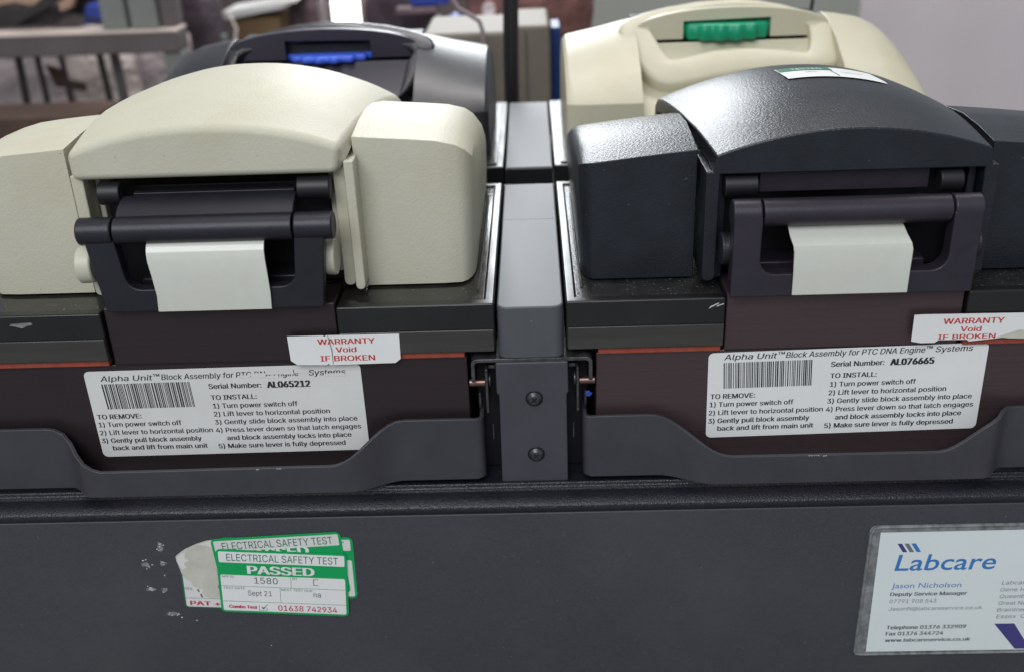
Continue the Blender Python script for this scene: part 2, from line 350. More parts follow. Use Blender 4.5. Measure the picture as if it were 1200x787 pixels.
strut('leaning_rod', -563, -60, -557, -260, 12, 1044, M['rackm'], 'right thicker one of the close pair of uprights under the rack beam', 'dark rods under the rack')
def blob(name, cx, cy, cz, rx, ry, rz, m, label, cat, seed=0, group=None, amp=0.16):
    rnd = random.Random(seed); ph = [rnd.uniform(0, 6.28) for _ in range(8)]; g = G(); n = 28; rings = []
    for j in range(1, 15):
        th = PI*j/15; ring = []
        for i in range(n):
            a = 2*PI*i/n
            st = lambda q: math.copysign(abs(q)**0.55, q)
            k = 1+amp*(math.sin(3*a+ph[0]+2*th)*.5+math.sin(5*a+ph[1]-3*th)*.3+math.sin(7*th+ph[2]+a)*.3)
            ring.append((cx+rx*k*st(math.sin(th))*st(math.cos(a)), cy+ry*k*st(math.sin(th))*st(math.sin(a)), cz+rz*st(math.cos(th))*(1+.08*math.sin(2*a+ph[3]))))
        rings.append(ring)
    g.loft(rings); return g.build(name, m, label=label, cat=cat, group=group, sub=1)
blob('polythene_bag', -745, 1190, -140, 62, 40, 75, M['bag'], 'cloudy mauve polythene bag at the far left under the rack beam', 'bag', 1, 'polythene bags under the rack')
blob('polythene_bag', -625, 1190, -135, 55, 40, 75, M['bagp'], 'pinkish polythene bag with a brown cardboard scrap in front', 'bag', 2, 'polythene bags under the rack')
blob('polythene_bag', -538, 1190, -135, 45, 40, 75, M['bag'], 'cloudy polythene bag right of the close pair of uprights', 'bag', 3, 'polythene bags under the rack')
simple('cardboard_scrap', G().prism([(-677, -93), (-655, -101), (-650, -115), (-625, -121), (-627, -133), (-668, -125)], 'y', 1080, 1086), M['darkbrown'], 'dark brown L shaped cardboard scrap in front of the pinkish bag', 'cardboard')
simple('brown_carton', G().box(-900, -540, 895, 980, -205, -125), M['darkbrown'], 'low dark brown carton below the polythene bags', 'box')
# things on top of the rack
simple('peach_board', G().prism([(-790, -38), (-690, -38), (-640, -25), (-600, 40), (-790, 60)], 'y', 1120, 1135), M['peach'], 'peach coloured board lying on top of the rack', 'board')
simple('black_bracket', G().box(-830, -640, 1060, 1085, -38, -14), M['darkthing'], 'flat black bar lying on the rack beam', 'bar')
simple('black_lever', G().prism([(-700, -36), (-690, -36), (-560, 20), (-560, 34), (-600, 24)], 'y', 1040, 1052), M['darkthing'], 'slanting black arm on top of the rack', 'arm')
simple('blue_tub', G().prism([(-604, -38), (-566, -38), (-562, -18), (-596, -14)], 'y', 1066, 1100), M['bluep'], 'small blue tub on the rack beside the grey green posts', 'tub')
simple('dark_backing_board', G().box(-700, -553, 1150, 1170, -40, 60), M['darkthing'], 'dark board standing behind the black arm on the rack', 'board')
# boxes behind the left rear unit
blob('dark_equipment', -503, 1230, -80, 34, 50, 85, M['dark_cloth'], 'dark mauve covered equipment right of the storage rack', 'equipment', 5, amp=.1)
blob('plastic_ball', -500, 1160, -80, 7, 7, 7, M['bagp'], 'small pale plastic ball beside the rack post', 'ball', 6, amp=.05)
simple('rear_carton', G().box(-466, -392, 1300, 1370, -260, -72), M['card_brown'], 'brown cardboard carton under a sheet of paper behind the left rear unit', 'box')
sh = G(); sh.prism([(-480, -66), (-470, -71), (-385, -57), (-360, -48), (-362, -45), (-478, -60)], 'y', 1285, 1380)
simple('paper_sheet', sh, M['paper_grey'], 'white sheet of paper lying across the brown carton', 'paper', bevel=.5)
simple('grey_carton', G().box(-395, -345, 1380, 1450, -260, 40), M['mauve'], 'brown grey carton left of the bright window pane', 'box')
simple('bright_window_pane', G().box(-345, -297, 1500, 1506, -135, 0), M['glow'], 'small glaring white window pane behind the left rear unit', 'window')
simple('window_bar', G().prism([(-300, -45), (-340, -88), (-342, -84), (-302, -41)], 'y', 1492, 1496), M['paper_grey'], 'thin slanting bar across the bright window pane', 'bar', bevel=.3)
# dark clutter in the middle
blob('dark_cloth_heap', -158, 1000, -50, 46, 40, 72, M['dark_cloth'], 'dark mauve cloth heap right of the bright window pane', 'cloth', 8)
blob('blue_glove_heap', -88, 900, -31, 10, 14, 13, M['bluep'], 'crumpled blue glove left of the mauve cable', 'glove', 9)
simple('blue_folder', G().box(-140, -95, 905, 925, -8, 30), M['bluep'], 'blue folder edge above the crumpled blue glove', 'folder')
simple('pink_packet', G().box(-158, -108, 900, 925, -17, -10), M['mauve'], 'flat mauve packet below the blue folder', 'packet')
blob('red_brown_cloth', 0, 930, -10, 78, 40, 42, M['redbrown'], 'red brown patterned cloth behind the black pipe', 'cloth', 10)
g = G(); g.cyl((-46, 880, -12), (-46, 890, -12), 8); simple('round_dial', g, M['bag'], 'small round pale dial in front of the red brown cloth', 'dial', bevel=.5)
g = G(); g.tube([(-66, 500, 62), (-62, 500, 54), (-56, 500, 44), (-45, 500, 37.4), (-39, 500, 33), (-37.0, 500, 26), (-36.6, 500, 12), (-38, 500, -60), (-38, 500, -205)], 1.9)
simple('mauve_cable', g, M['pinkcable'], 'mauve grey cable bending down in front of the putty case', 'cable', bevel=0)
simple('steel_upright', G().box(-110, -105, 902, 906, -205, -18), M['steel'], 'thin shiny steel upright below the flat mauve packet', 'upright', bevel=.5)
simple('brown_bar', G().box(-175, -95, 940, 950, -60, -48), M['darkbrown'], 'dark brown bar low in the dark gap behind the left rear unit', 'bar')
g = G(); g.tube([(-535+14*math.cos(a), 1100, -66+12*math.sin(a)) for a in [PI*2*i/24 for i in range(20)]], 2.2, 8); simple('looped_cord', g, M['black_rubber'], 'looped black cord near the pale ball beside the rack', 'cord', bevel=0)
g = G(); g.tube([(-760, 1070, 5), (-720, 1068, -14), (-690, 1066, -10), (-650, 1064, -20), (-612, 1062, -26), (-580, 1064, -34)], 1.8, 8); simple('thin_black_lead', g, M['black_rubber'], 'thin black lead lying across the peach board on the rack', 'lead', bevel=0)
g = G(); g.cyl((-440, 1150, -205), (-440, 1150, -95), 11, n=20); g.cyl((-440, 1150, -95), (-440, 1150, -84), 11, 5, n=20); g.cyl((-440, 1150, -84), (-440, 1150, -72), 5, n=20); simple('dark_bottle', g, M['rackg'], 'grey green bottle in front of the brown carton', 'bottle', bevel=.6)
g = G(); g.tube([(-420, 1120, -35), (-412, 1120, -60), (-418, 1120, -85), (-430, 1120, -110), (-432, 1120, -205)], 2, 8); simple('pale_hose', g, M['bagp'], 'thin pale hose hanging in front of the brown carton', 'hose', bevel=0)
# putty coloured case right behind the machine
cs = thing('equipment_case', 'putty coloured equipment case behind the gap between the rear units', 'case', (-30, 560, -205))
G().box(-89, -15, 520, 620, -205, 21).build('case_panel', M['case'], cs, bevel=4)
G().box(-12, 18.5, 522, 620, -205, 25).build('case_panel', M['case'], cs, bevel=3)
G().box(-2.2, -0.8, 520.8, 524, -200, 20).build('panel_seam', M['rackm'], cs)
simple('blue_post', G().box(20.3, 28.6, 556, 600, -205, 17.5), M['bluepost'], 'narrow deep blue post beside the right end of the putty case', 'post', bevel=1)
g = G(); g.tube([(-11.2, 420, 90), (-11.4, 420, 60), (-12.6, 420, 20), (-13, 420, -20), (-12.5, 421, -80), (-12.5, 421, -205)], 5.8, 16)
simple('black_pipe', g, M['black_rubber'], 'thick black upright hose just behind the central grey bar', 'hose', bevel=0)
g = G(); g.tube([(214, 430, 90), (213.5, 430, 60), (212, 430, 40), (208, 430, 20), (205, 430, -100), (205, 430, -205)], 1.4, 8)
simple('thin_black_cable', g, M['black_rubber'], 'thin black cable hanging behind the right rear ivory unit', 'cable', bevel=0)

# ------------------------------------------------------------------ the machine's base
base = thing('thermal_cycler_base', 'dark slate machine base carrying four block units with grey centre bar', 'lab machine', (0, 150, -205))
prof = [(-14, -205), (-14, -90), (-14, -88.6), (-15.2, -87.6), (-15.0, -85.6), (-13.2, -83.6), (-10.5, -82.4), (-6, -82), (-4.2, -82), (-3.9, -80.6), (-2.2, -80.4), (-1.6, -81), (150, -81), (365, -81), (365, -205)]
G().prism([(-14, -205), (-14, -88.8), (365, -88.8), (365, -205)], 'x', -300, 300).build('front_panel', M['chassis'], base, bevel=.6)
G().prism([(-13.6, -88.7), (-14.5, -87.6), (-14.7, -86.2), (-14.2, -84.8), (-12.6, -83.6), (-10.2, -83.0), (-6, -82.9), (-5.2, -82.4), (-4.4, -82.1), (-3.9, -80.4), (-2.4, -80.2), (-1.6, -81.2), (20, -81.3), (20, -88.7)], 'x', -300, 300).build('ledge_lip', M['lip'], base, bevel=.5)
G().box(-300, 300, 20, 365, -88.7, -81.5).build('ledge', M['void'], base)
G().box(-23, 23, 12, 160, -81, -23.5).build('spine', M['void'], base)
G().box(-23, 23, 190, 350, -81, -23.5).build('spine', M['void'], base)
# centre bars
def roundbar(y0, y1, r, zt, zb=-22.5):
    g = G(); g.prism(arcpts(-13.2+r, y0+r, r, 180, 270, 6)+arcpts(13.2-r, y0+r, r, 270, 360, 6)+[(13.2, y1), (-13.2, y1)], 'z', zb, zt); return g
roundbar(-1.5, 160, 4.2, 0).build('centre_bar', M['bar'], base, bevel=.8, ang=40)
roundbar(191, 350, .8, 0).build('centre_bar', M['bar'], base, bevel=.7, ang=40)
G().box(-13.25, 13.25, 102.6, 103.2, -1, .05).build('bar_joint', M['plate'], base)
G().box(-13.6, 13.6, 160.3, 164, -22, -1.4).build('bar_end_strip', M['bar'], base, bevel=.4)
G().box(-12.9, 12.9, 189.6, 190.9, -22, -0.7).build('bar_end_face', M['void'], base)
# screwed cover plate
g = G()
g.prism([(-14.6, -24), (-14.6, -38), (-13.6, -39), (-13.9, -81), (14.2, -81), (14.0, -39), (14.8, -38), (14.6, -24)], 'y', -2, 6)
pl = g.build('cover_plate', M['plate'], base, bevel=.7)
for sx, sz in ((0.7, -40.5), (0.9, -67.2)):
    g = G(); g.cyl((sx, -2.1, sz), (sx, -2.9, sz), 3.15, 3.0, 28); g.cyl((sx, -2.9, sz), (sx, -4.0, sz), 3.0, 1.9, 28)
    sc = g.build('screw', M['screw'], pl, bevel=.15)
    # the cross slot and the shaded countersink ring
    g = G(); fr = Frame(sx, sz, -4.02, 38)
    fr.rect(g, -1.5, -.32, 1.5, .32, .05, th=.3); fr.rect(g, -.32, -1.5, .32, -.33, .05, th=.3); fr.rect(g, -.32, .33, .32, 1.5, .05, th=.3)
    g.build('cross_slot', M['void'], pl)
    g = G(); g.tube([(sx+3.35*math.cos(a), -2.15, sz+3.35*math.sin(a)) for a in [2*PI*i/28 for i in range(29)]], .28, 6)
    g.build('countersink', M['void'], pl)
# thin bent sheet hook over the plate, and its worn edges
hk = G(); o_, t_ = 24.6, 1.5
outer = [(-24.6, -33)]+arcpts(-24.6+2.5, -22.6-2.5, 2.5, 180, 90, 5)+arcpts(24.6-2.5, -22.6-2.5, 2.5, 90, 0, 5)+[(24.6, -33), (23.1, -33)]+arcpts(24.6-2.8, -22.6-2.8, 1.3, 0, 90, 4)+arcpts(-24.6+2.8, -22.6-2.8, 1.3, 90, 180, 4)+[(-23.1, -33)]
hk.prism(outer, 'y', -1.2, 18); hk.build('bent_bracket', M['dark_steel'], base, bevel=.25)
for sg in (-1, 1):
    G(sg).box(18.0, 19.2, -0.5, 30, -48, -27.5).build('hinge_plate', M['dark_steel'], base, bevel=.5)
    G(sg).box(15.0, 18.0, 4, 6, -29.5, -28).build('crossbar', M['dark_steel'], base, bevel=.3)
    g = G(sg); g.cyl((19.2, 3, -35.2), (25.9, 3, -35.2), 1.7); g.build('hinge_pin', M['copper'], base, bevel=.3)
    g = G(sg); g.cyl((17.1, 5, -35), (17.9, 5, -35), 3.2); g.build('washer', M['dark_steel'], base, bevel=.2)
    G(sg).box(21.5, 22.6, 6, 9, -49, -42).build('spring_tab', M['dark_steel'], base, bevel=.3)
    G(sg).box(16.6, 17.1, 2, 3, -62, -55).build('spring_tab', M['dark_steel'], base, bevel=.1)
g = G(); fr = Frame(23, -39.6, -0.2)
fr.poly(g, [(-1.5, 0), (-.4, -1.3), (.8, -1), (1.6, .2), (.7, .6), (.2, 1.4), (-1, .9)], .8, .9)
g.build('blue_plastic_scrap', M['bluep'], base, bevel=.2)

# ------------------------------------------------------------------ front units (coordinates of the RIGHT one; the left one is its mirror image)
XC = 124.0
def housing_profile(x, zf, yf, cream):
    if not cream: return [(yf, 1.2), (yf, zf), (yf+16, zf+2), (55, zf+3), (75, zf+1.4), (95, zf-3), (115, zf-10), (135, zf-20), (152, zf-33), (156, 1.2)]
    return [(yf, 1.2), (yf, zf), (yf+20, zf+1.6), (58, zf+1.8), (76, zf+.8), (95, zf-2.5), (115, zf-9), (135, zf-19), (152, zf-33), (156, 1.2)]
def housing(sgn, far, dz, m, unit, bev, cream):
    g = G(sgn); rings = []
    if cream: st = [(18.3, 40, 40), (18.7, 47.5, 34), (20.2, 52.8, 29), (22.8, 56.6, 25), (26.4, 59.2, 22.8), (34, 61.2, 22), (45, 62.2, 22), (56, 63, 22), (66.5, 63.9, 22)]
    else: st = [(18.3, 43, 40), (18.8, 46.5, 33), (20.5, 48.6, 27), (23, 49.8, 23.5), (26, 50.4, 22.2), (34, 51.3, 22), (45, 52.5, 22), (56, 53.6, 22), (67, 54.6, 22)]
    for x, zf, yf in st:
        k = max(0, (27-x)/9)
        ring = []
        for (y, z) in housing_profile(x, zf-(1.5 if far and cream else 0), yf, cream):
            xx = x+3.2*k*max(0, 1-z/40)+(1.3 if cream and not far else 0)
            if far: xx = 2*XC-xx
            ring.append((xx, y, z))
        rings.append(ring)
    g.loft(rings, flip=far)
    return g.build('side_housing', m, unit, bevel=bev, seg=5, ang=38)
LIDW = [(10, 51.6), (60, 56), (130, 60), (160, 58)]
def lid_top(s, y, cream):
    if cream: e = lerp(y, [(10, 63.5), (40, 65), (70, 64), (100, 60.5), (130, 55), (160, 46)]); h = lerp(y, [(10, 9), (50, 15), (100, 18.5), (130, 17), (160, 14)])
    else: e = lerp(y, [(10, 55.4), (40, 57), (70, 56.5), (100, 54), (130, 50.5), (160, 40)]); h = lerp(y, [(10, 9.2), (50, 14.5), (100, 16.5), (130, 14), (160, 10)])
    if cream: return e+h*(1-abs(s)**2.3)+(3.2*max(0, s)**3*math.sin(PI*min(1, max(0, (y-10)/130))))
    return e+h*(1-s*s)
def lid(sgn, cream, m, unit, bev):
    g = G(sgn); rings = []; ns = 24; xo = -1.2 if cream else 0; zb = 52.6 if cream else 47.8
    ys = [10, 18, 30, 45, 60, 75, 90, 105, 120, 135, 148, 158]
    for k in range(ns+1):
        s = -1+2*k/ns; ring = []
        ring.append((XC+s*(LIDW[0][1]+(1.5 if not cream else 0)), 10, zb))
        for y in ys: ring.append((XC+xo+s*(lerp(y, LIDW)+abs(xo)), y, lid_top(s, y, cream)))
        for y in ys[::-1][:-1]: ring.append((XC+xo+s*(lerp(y, LIDW)+abs(xo)), y, lid_top(s, y, cream)-6.5))
        ring.append((XC+s*LIDW[0][1], 17, zb))
        rings.append(ring)
    g.loft(rings); return g.build('lid', m, unit, bevel=bev, seg=4, ang=40)
def lever_top(x, cream=False):
    return smooth_tab(x, [(54, -49.2), (85, -65.6), (181, -66.2), (203, -49.4)] if cream else [(48, -49.2), (82, -65.2), (165, -65.2), (192, -49.4)])
def lever_y(x, cream=False):
    return smooth_tab(x, [(55, -3.0), (77, -11.0), (188, -11.0), (198, -3.0)] if cream else [(52, -3.0), (75, -11.0), (186, -11.0), (195, -3.0)])
def front_unit(sgn, cream, label):
    unit = thing('block_unit', label, 'block unit', (sgn*XC, 80, -80), 'block units seated in the machine')
    body = M['cream'] if cream else M['black']; lt = M['latch_blue'] if cream else M['latch']
    # smoked bezel: rim open at the latch notch, floor inside, skirt in front
    g = G(sgn)
    g.prism([(XC-47, 0), (14.2, 0), (14.2, 159), (254, 159), (254, 0), (XC+47.5, 0), (XC+47.5, 5), (249, 5), (249, 154.5), (18.4, 154.5), (18.4, 5), (XC-47, 5)], 'z', -19.6, 1.2)
    bz = g.build('bezel', M['bezel'], unit, bevel=.9, seg=4)
    G(sgn).prism([(XC-47, 5.1), (18.5, 5.1), (18.5, 154.4), (248.9, 154.4), (248.9, 5.1), (XC+47.5, 5.1), (XC+47.5, 30), (XC-47, 30)], 'z', -19, 0.2).build('bezel_floor', M['bezel_top'] if cream else M['bezel_black'], bz, bevel=.2)
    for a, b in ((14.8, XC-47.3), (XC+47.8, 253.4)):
        G(sgn).box(a, b, -0.8, -0.02, -19.4, -9.8).build('bezel_sheen_band', M['bezel_sheen_band'], bz, bevel=.5)  # lower half of the front: reflected light put into its colour
    # moulded groove beside the housing
    g = G(sgn); g.tube([(21.3, 16, .1), (21, 60, .1), (20.9, 130, .1), (21.4, 140, .2), (23, 144, .2), (27, 146, .2)], .8, 8)
    g.build('moulded_rib', M['bezel_sheen_band'], bz)
    for a, b in ((27, XC-48), (XC+48.5, 250)):
        G(sgn).box(a, b, 0.6, 12, -22.3, -19.7).build('gasket', M['orange'], unit, bevel=.3)
    # anodised block: wide face with a neck rising into the notch
    g = G(sgn)
    g.prism([(26.2, -78), (26.2, -22.6), (XC-46.3, -22.6), (XC-46.3, 2.4), (XC+46.8, 2.4), (XC+46.8, -22.6), (252, -22.6), (252, -78)], 'y', 2.2, 22)
    g.build('block_face', M['brown_dark'] if cream else M['brown'], unit, bevel=.6)
    # joint line between the neck and the wide face
    G(sgn).box(XC-46, XC+46.5, 1.9, 2.15, -22.9, -22.5).build('face_joint', M['void'], unit)
    # dark chamber behind the latch
    G(sgn).box(XC-50, XC+50, 26, 60, 2.5, 46).build('latch_chamber', M['void'], unit, bevel=1)
    G(sgn).box(XC-33, XC+33, 12, 26, 2.5, 11).build('chamber_step', lt, unit, bevel=1)
    G(sgn).box(XC-33, XC+33, 22, 26, 24, 27.5).build('chamber_rail', lt, unit, bevel=.5)
    # U-shaped latch frame with bosses
    w0 = 10.8 if not cream else 11.5; fx0, fx1 = XC-46.3, XC+46.4
    tap = 0 if not cream else 0
    ol = 3.2 if cream else 0
    f = [(fx0+ol, 2.6), (fx0, 33), (fx0+w0, 33), (fx0+w0+(1.5 if cream else 0), 18.5)]
    f += arcpts(fx0+w0+6+(1.5 if cream else 0), 18, 6, 180, 270, 5)
    f += arcpts(fx1-w0-6-(1.5 if cream else 0), 18, 6, 270, 360, 5)+[(fx1-w0, 33), (fx1, 33), (fx1-ol, 2.6)]
    if not cream: f = [(x, 35.2 if z == 33 else z) for x, z in f]
    lf = thing_part = G(sgn); lf.prism(f, 'y', -2.4 if cream else -3.8, 3.4)
    lf = lf.build('latch_frame', lt, unit, bevel=.7)
    for a, b in ((fx0-(3.6 if cream else .3), fx0+w0-.2), (fx1-w0+.2, fx1+(2.4 if cream else .3))):
        g = G(sgn); g.cyl((a, 1.6, 35.2), (b, 1.6, 35.2), 5.4, n=32); g.build('boss', lt, lf, bevel=.8)
    # hinge bar with sloping flap and the two upper rollers
    g = G(sgn); a, b = fx0+w0+.5, fx1-w0-.5
    pr = arcpts(1.6, 35.2, 5.3, 190, 350, 10)+([(9.0, 40), (14.5, 43.5), (13, 45.5), (6, 42.8)] if cream else [(8, 34), (11, 36), (10, 38)])+arcpts(1.6, 35.2, 5.3, 75, 175, 6)
    g.prism(pr, 'x', a, b); hb = g.build('hinge_bar', lt, unit, bevel=.4, ang=35)
    G(sgn).box(a+1, b-4, 14.6, 18, 39, 49 if not cream else 46).build('hinge_flap', lt, hb, bevel=.4)
    for a2, b2 in ((XC-48, XC-35), (XC+34, XC+43)):
        g = G(sgn); zc = 42.4 if not cream else 46.5
        g.cyl((a2, 14, zc), (b2, 14, zc), 4.6, n=28); g.build('roller', M['black_rubber'], unit, bevel=.7)
    # side arms that carry the lid, pivot caps
    for far in (0, 1):
        mir = (lambda x: 2*XC-x) if far else (lambda x: x)
        def quad(x0, x1, y0, y1, z0, z1, nm, mm, r=2.4, bv=.6):
            x0, x1 = sorted((mir(x0), mir(x1)))
            g = G(sgn); g.prism(arcpts(x0+r, z0+r, r, 180, 270, 5)+arcpts(x1-r, z0+r, r, 270, 360, 5)+[(x1, z1), (x0, z1)], 'y', y0, y1); return g.build(nm, mm, unit, bevel=bv)
        if cream:
            if not far: quad(66.3, 70.2, 12, 30, 3.5, 57, 'housing_flange', body, 1.9)
            quad(70.8, 75.6, 13 if far else 17, 40, 3.5, 54, 'lid_arm', body, 2.2)
            quad(76.2, 78.4, 22, 40, 8, 50, 'lid_arm', M['cream_smooth'], 1.0)
            g = G(sgn); a_, b_, y_ = (70.2, 76.5, 7.5) if far else (75.8, 80.5, 9.5); g.cyl((mir(a_), y_, 19.5), (mir(b_), y_, 19.5), 7.6, 7.2, 32); g.build('pivot_cap', M['cream_smooth'], unit, bevel=1)
        else:
            quad(68.6, 74.0, 10, 40, 4.0, 49, 'lid_arm', body, 2.4)
            quad(74.4, 77.6, 16, 40, 3, 47, 'lid_arm', body, 1.4)
            g = G(sgn); g.cyl((mir(74.5), 6, 19.5), (mir(79), 6, 19.5), 6.5, 6.2, 32); g.build('pivot_cap', body, unit, bevel=.8)
    housing(sgn, False, 0, body, unit, 2.2 if cream else .9, cream)
    housing(sgn, True, 0, body, unit, 5 if cream else .9, cream)
    lid(sgn, cream, body, unit, 6.0 if cream else .8)
    # pale pull strap folded over the frame
    g = G(sgn); rings = []
    if cream: path = [(6, 32.4), (2.5, 32), (0, 31.2), (-2, 29.6), (-3.3, 27.2), (-4, 24), (-4.2, 18), (-4.0, 10), (-3.6, 3.0)]; xs0 = [101.3, 101.2, 101.2, 101.2, 101.2, 101.1, 100.9, 100.8, 101.3]; xs1 = [146.5, 146.6, 146.8, 146.9, 146.9, 146.7, 146.0, 145.5, 146.2]
    else: path = [(7, 33), (2.5, 30.5), (-1.6, 26.3), (-5.0, 24.0), (-5.6, 21.5), (-5.5, 12), (-5.2, 3.6)]; xs0 = [99, 99, 99.6, 100.2, 100.6, 101, 101.2]; xs1 = [142, 142.3, 143.8, 144.7, 145.3, 145.2, 145.3]
    prf = [(y, z) for y, z in path]
    for i, (y, z) in enumerate(prf):
        rings.append([(xs0[i], y, z), (xs1[i], y, z), (xs1[i], y+.9, z-.25), (xs0[i], y+.9, z-.25)])
    g.loft(rings); g.build('pull_strap', M['tape'], unit, bevel=.4, seg=3, ang=60 if cream else 24)
    # bent sheet metal lever across the bottom
    g = G(sgn); path = []
    path += [(20.6, 30, -50), (20.6, 4, -49.5)]
    for a_ in range(0, 6): path.append((20.6+3.4*(1-math.cos(a_*PI/10)), 0.4-3.4*math.sin(a_*PI/10), -49.3))
    x = 28.0
    while x <= 256: path.append((x, lever_y(x, cream), lever_top(x, cream))); x += 3.2
    inner = []
    rings = []
    for i, (px, py, pz) in enumerate(path):
        q0 = Vector(path[max(i-1, 0)][:2]); q1 = Vector(path[min(i+1, len(path)-1)][:2]); d = (q1-q0).normalized(); n = Vector((-d.y, d.x))*1.7
        zb = -78.6 if px > 23 else -78.2
        rings.append([(px, py, zb), (px, py, pz), (px+n.x, py+n.y, pz), (px+n.x, py+n.y, zb)])
    g.loft(rings); lv = g.build('locking_lever', M['lever'], unit, bevel=.35, ang=45)
    # folded stiffening edge seen above the dropped grip
    return unit, lv
left, lev_l = front_unit(-1, True, 'front left block unit with cream lid and pale strap over its dark latch')
right, lev_r = front_unit(1, False, 'front right block unit with black grained lid bearing a tested sticker')

# bruises on the bezel edges
g = G(); fr = Frame(0, 0, -.02)
fr.poly(g, [(-209, -2.9), (-208, -2.2), (-203, -1.9), (-200, -1.8), (-199.3, -2.6), (-202, -3.3), (-204, -4.2), (-206.5, -3.4)], .06, .05)
g.build('chip', M['pocket'], next(c for c in left.children if c.name.startswith('bezel')))
g = G(); fr.poly(g, [(70.4, -3.4), (71, -2.4), (74.2, -.9), (74.4, -1.2), (71.4, -2.9)], .06, .05); fr.poly(g, [(73.4, -2.2), (76.2, -1.2), (76.3, -1.6), (73.6, -2.6)], .06, .05)
g.build('chip', M['residue'], next(c for c in right.children if c.name.startswith('bezel')))
# worn paint chips on the lever edges
def chips(parent, pts):
    g = G()
    for (x, z, wd, sg) in pts:
        X = abs(x); y = lever_y(X)-.05; fr = Frame(x, z, y)
        n = 5
        for k in range(n):
            a = -wd/2+wd*k/n; fr.poly(g, [(a, 0), (a+wd/n*.8, random.uniform(-.1, .1)), (a+wd/n*.8, -random.uniform(.2, .7)), (a+wd/n*.3, -random.uniform(.1, .6))], .08, .06)
    g.build('paint_chip', M['residue'], parent, kind='stuff')
chips(lev_r, [(114.5, -65.1, 4.6, 1), (119, -65.3, 1.6, 1)])
chips(lev_l, [(-106, -65.8, 2, 1), (-115, -65.9, 1.2, 1)])

# ------------------------------------------------------------------ instruction labels
def barcode(g, fr, x0, x1, z0, z1, lean, seed):
    rnd = random.Random(seed); x = x0
    while x < x1-0.5:
        b = rnd.choice((.28, .3, .45, .6)); sp = rnd.choice((.26, .3, .42, .55))
        fr.poly(g, [(x+lean, z0), (x+b+lean, z0), (x+b, z1), (x, z1)], .2, .05); x += b+sp
def instruction_label(unit, x0, z0, ang, Wd, H, serial, worn):
    fr = Frame(x0, z0, 2.0, ang)
    g = G(); fr.rect(g, 0, 0, Wd, H, .12, r=2.2, th=.12)
    lb = g.build('instruction_label', M['paper_grey'] if worn else M['paper'], unit)
    g = G(); t = lambda *a, **k: fr.text(g, *a, **k)
    k = Wd/112.0
    t('Alpha Unit', 6.3*k, 27.6*k, 36.3, 2.5, bold=.006, shear=.18); t('TM', 28*k, 30.6*k, 38.0, 1.2, bold=.02)
    t('Block Assembly for PTC DNA Engine', 31.2*k, 86.8*k, 36.3, 2.5, bold=.006, shear=.18); t('TM', 87.2*k, 89.6*k, 38.0, 1.2, bold=.02)
    t('Systems', 91*k, 105.8*k, 36.3, 2.5, bold=.006, shear=.18)
    t('Serial Number:', 49.7*k, 71.0*k, 31.4, 2.3, bold=.016); t(serial, 73.6*k, 90.8*k, 31.1, 2.9, bold=.03)
    t('TO INSTALL:', 49.8*k, 68.4*k, 26.2, 2.15, bold=.02)
    bl = .012
    t('1) Turn power switch off', 50*k, 84.6*k, 22.2, 2.2, bold=bl); t('2) Lift lever to horizontal position', 49.7*k, 97.4*k, 18.3, 2.2, bold=bl)
    t('3) Gently slide block assembly into place', 49.5*k, 108.3*k, 14.4, 2.2, bold=bl); t('4) Press lever down so that latch engages', 49.3*k, 109.4*k, 10.5, 2.2, bold=bl)
    t('and block assembly locks into place', 53.4*k, 105*k, 6.6, 2.2, bold=.022); t('5) Make sure lever is fully depressed', 49.2*k, 102.1*k, 2.7, 2.2, bold=.022)
    t('TO REMOVE:' if worn else 'TO REMOVE:', 1.4*k, 19.6*k, 18.5, 2.2, bold=.018)
    t('1) Turn power switch off', 1.2*k, 35.5*k, 14.7, 2.2, bold=bl); t('2) Lift lever to horizontal position', .9*k, 47.9*k, 10.8, 2.2, bold=bl)
    t('3) Gently pull block assembly', .8*k, 42.6*k, 6.9, 2.2, bold=.022); t('back and lift from main unit', 4.8*k, 44.5*k, 3.2, 2.2, bold=.022)
    barcode(g, fr, 6.2*k, 42.4*k, 23.2, 35.0, .4, 11 if worn else 5)
    g.build('lettering', M['ink'], lb)
    if worn:      # the top of the print has rubbed away
        g = G(); r = random.Random(3); x = 64
        for (a, b, c, d) in ((64.0, 68.8, 36.1, 37.2), (69.0, 75.3, 36.1, 38.0), (75.5, 87.2, 37.2, 39.2), (86.9, 93.4, 37.6, 39.4), (99.5, 108, 35.6, 36.9), (75.5, 80.5, 35.4, 36.6)):
            fr.poly(g, [(a, c), ((a+b)/2, c+r.uniform(-.3, .3)), (b, c+r.uniform(-.2, .3)), (b, d), ((a+b)/2, d+.1), (a, d)], .26, .03)
        g.build('rubbed_patch', M['paper_grey'], lb)
    return lb
instruction_label(left, -184.4, -66.3, 0.4, 114.6, 41, 'AL065212', True)
instruction_label(right, 72.3, -63.5, 0.9, 112.0, 39.6, 'AL076665', False)
def warranty(unit, fr, pts, tx, m):
    g = G(); fr.poly(g, pts, .15, .12); s_ = g.build('warranty_seal', m, unit)
    g = G()
    for (t, a, b, z, c) in tx: fr.text(g, t, a, b, z, c, bold=.02, out=.22)
    g.build('lettering', M['red'], s_)
    return s_
fw = Frame(-97.6, -23.3, -0.8, 0)
s1 = warranty(left, fw, [(2.6, .2), (0.2, 2.2), (0, 13), (14.5, 13.0), (15, 12.4), (15.6, 13), (45.0, 12.9), (44.8, 1.9), (42.6, 0.1), (16, -.2), (15.4, .5), (14.6, -.1)],
              [('WARRANTY', 12, 35, 9.1, 2.4), ('Void', 19, 27.2, 5.5, 2.3), ('IF BROKEN', 12.4, 34.4, 1.6, 2.4)], M['paper'])
